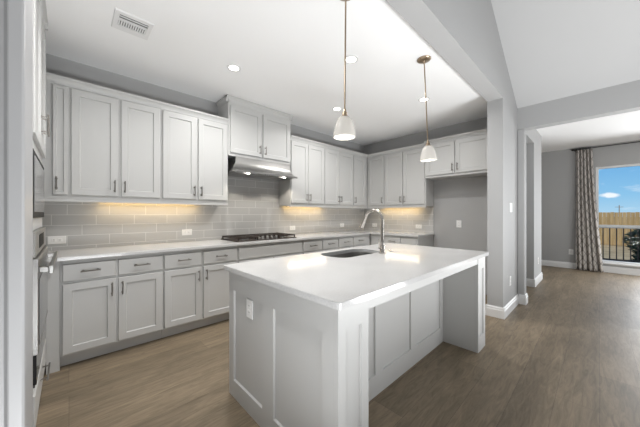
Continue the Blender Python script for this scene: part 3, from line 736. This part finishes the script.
outlet('white outlet low on the column below the light switch', (4.15, YK0 - .0005, .392), 0, .074, .118, horiz=False)
outlet('white outlet low on the far wall left of the curtain', (XFAR - .0005, .458, .379), R90, .080, .120, horiz=False)
outlet('white outlet low on the narrow pier beyond the cased opening', (6.25, .7795, .40), 0, .074, .118, horiz=False)

# ---------------------------------------------------------------- curtain and rod
m = MB(); uvs = {}
bm = m.bm; NU, NV = 160, 36; zt, zb = 2.695, .012
grid = []
for j in range(NV + 1):
    f = j / NV; row = []
    z = zt + (zb - zt) * f
    yl = .37; yr = .115 - .155 * f ** 1.3
    amp = .030 + .012 * f
    for i in range(NU + 1):
        u = i / NU; ph = u * 2 * pi * 5.0
        y = yl + (yr - yl) * (u + .018 * sin(ph * 1.0 + .6)) + .012 * sin(ph * .5 + 2 * f) * f
        x = XFAR - .105 + amp * sin(ph + .35 * sin(f * 5)) + .008 * sin(ph * 2 + f * 3)
        v = bm.verts.new((x, y, z)); row.append(v); uvs[v] = (u * .95, z)
    grid.append(row)
uvl = bm.loops.layers.uv.new('UVMap')
for j in range(NV):
    for i in range(NU):
        f = bm.faces.new((grid[j][i], grid[j][i + 1], grid[j + 1][i + 1], grid[j + 1][i]))
        for lp in f.loops: lp[uvl].uv = uvs[lp.vert]
ct = thing('curtain', 'floor-length grey beige lattice curtain hanging beside the far window', 'curtain')
o = m.build('drape', M['curtain'], ct, smooth=80); s_ = o.modifiers.new('solid', 'SOLIDIFY'); s_.thickness = .004
for i in range(6):
    yy = .345 - i * .043
    MB().tube([(XFAR - .105 + .022 * cos(a), yy, 2.718 + .022 * sin(a)) for a in [2 * pi * q / 16 for q in range(17)]], .003, 6).build('ring', M['rodblack'], ct)
rd = thing('curtain_rod', 'thin black curtain rod above the far window', 'curtain rod')
MB().tube([(XFAR - .105, .40, 2.718), (XFAR - .105, -2.2, 2.718)], .011, 12).build('rod', M['rodblack'], rd)
MB().tube([(XFAR - .105, .40, 2.718), (XFAR - .105, .41, 2.718), (XFAR - .105, .43, 2.718), (XFAR - .105, .45, 2.718)], [.013, .022, .024, .012], 14).build('finial', M['rodblack'], rd)
for yy in (.385, -2.1):
    MB().tube([(XFAR - .105, yy, 2.718), (XFAR - .0005, yy, 2.718)], .007, 8).tube([(XFAR - .006, yy, 2.718), (XFAR - .0005, yy, 2.718)], .024, 14).build('bracket', M['rodblack'], rd)

# ---------------------------------------------------------------- outside
struct(MB().box(8.6, 10.6, -9, 6, -.16, -.06).build('ground', M['patio'], smooth=0), 'pale patio slab outside the window')
o = MB().box(10.6, 140, -90, 60, -.62, -.5).build('lawn', M['grass'], smooth=0); tag(o, 'dry tan yard beyond the railing', 'ground', kind='structure')
rl = thing('patio_railing', 'patio railing with pale top rail and dark pickets outside the window', 'railing', (10.2, 0, -.06))
MB().box(-.055, .055, -5, 2.5, .955, 1.035).build('top_rail', M['railgrey'], rl, bevel=.008)
MB().box(-.02, .02, -5, 2.5, .12, .16).build('bottom_rail', M['picket'], rl)
yy = 2.3; i = 0
while yy > -4.5:
    if i % 14 == 4: MB().box(-.045, .045, yy - .045, yy + .045, 0, .954).build('post', M['picket'], rl)
    else: MB().box(-.011, .011, yy - .011, yy + .011, .161, .954).build('picket', M['picket'], rl)
    yy -= .118; i += 1
fn = thing('wooden_fence', 'tan board privacy fence at the back of the yard', 'fence', (22, 0, -.5))
m = MB(); yy = -13.0
while yy < 5:
    m.box(-.012, .012, yy, yy + .142, .02, 1.86 + random.uniform(-.012, .012)); yy += .150
m.build('board_panel', M['fence'], fn, smooth=0)
for i in range(8): MB().box(.05, .15, -12.5 + i * 2.4, -12.4 + i * 2.4, 0, 1.8).build('post', M['fence'], fn)
for zz in (.4, 1.5): MB().box(.013, .05, -13, 5, zz, zz + .09).build('stringer', M['fence'], fn)
# shrub in the yard
sh = thing('conifer_shrub', 'dark blue green conifer shrub standing behind the patio railing', 'shrub', (12.4, -1.12, -.5))
MB().tube([(0, 0, 0), (.02, .01, .5), (0, 0, 1.1), (.01, 0, 1.4)], [.05, .04, .028, .012], 8).build('trunk', M['trunk'], sh)
m = MB()
for i in range(4200):
    f = random.random() ** .85; z = .18 + f * 1.34
    rad = .66 * (1 - f ** 1.6) ** .75 * (.80 + .25 * sin(7 * f + 3)) + .06
    a = random.uniform(0, 2 * pi); r = rad * (random.random() ** .45) * (1 + .22 * sin(3 * a + 5 * f))
    c = Vector((r * cos(a), r * sin(a), z)); d = Vector((cos(a), sin(a), random.uniform(-.1, .9))).normalized()
    s1 = d.cross(Vector((random.uniform(-1, 1), random.uniform(-1, 1), random.uniform(-1, 1)))).normalized() * .014
    L = d * random.uniform(.06, .13)
    m.poly([c - s1, c + L * .5 - s1 * 1.3, c + L, c + L * .5 + s1 * 1.3, c + s1])
m.build('foliage', M['leaf'], sh, smooth=0)
up = thing('utility_pole', 'thin distant utility pole rising above the fence', 'pole', (70, -2.35, -.5))
MB().tube([(0, 0, 0), (0, 0, 3.3)], .06, 8).build('shaft', M['pole'], up)
MB().box(-.06, .06, -.5, .5, 2.95, 3.02).build('crossarm', M['pole'], up)
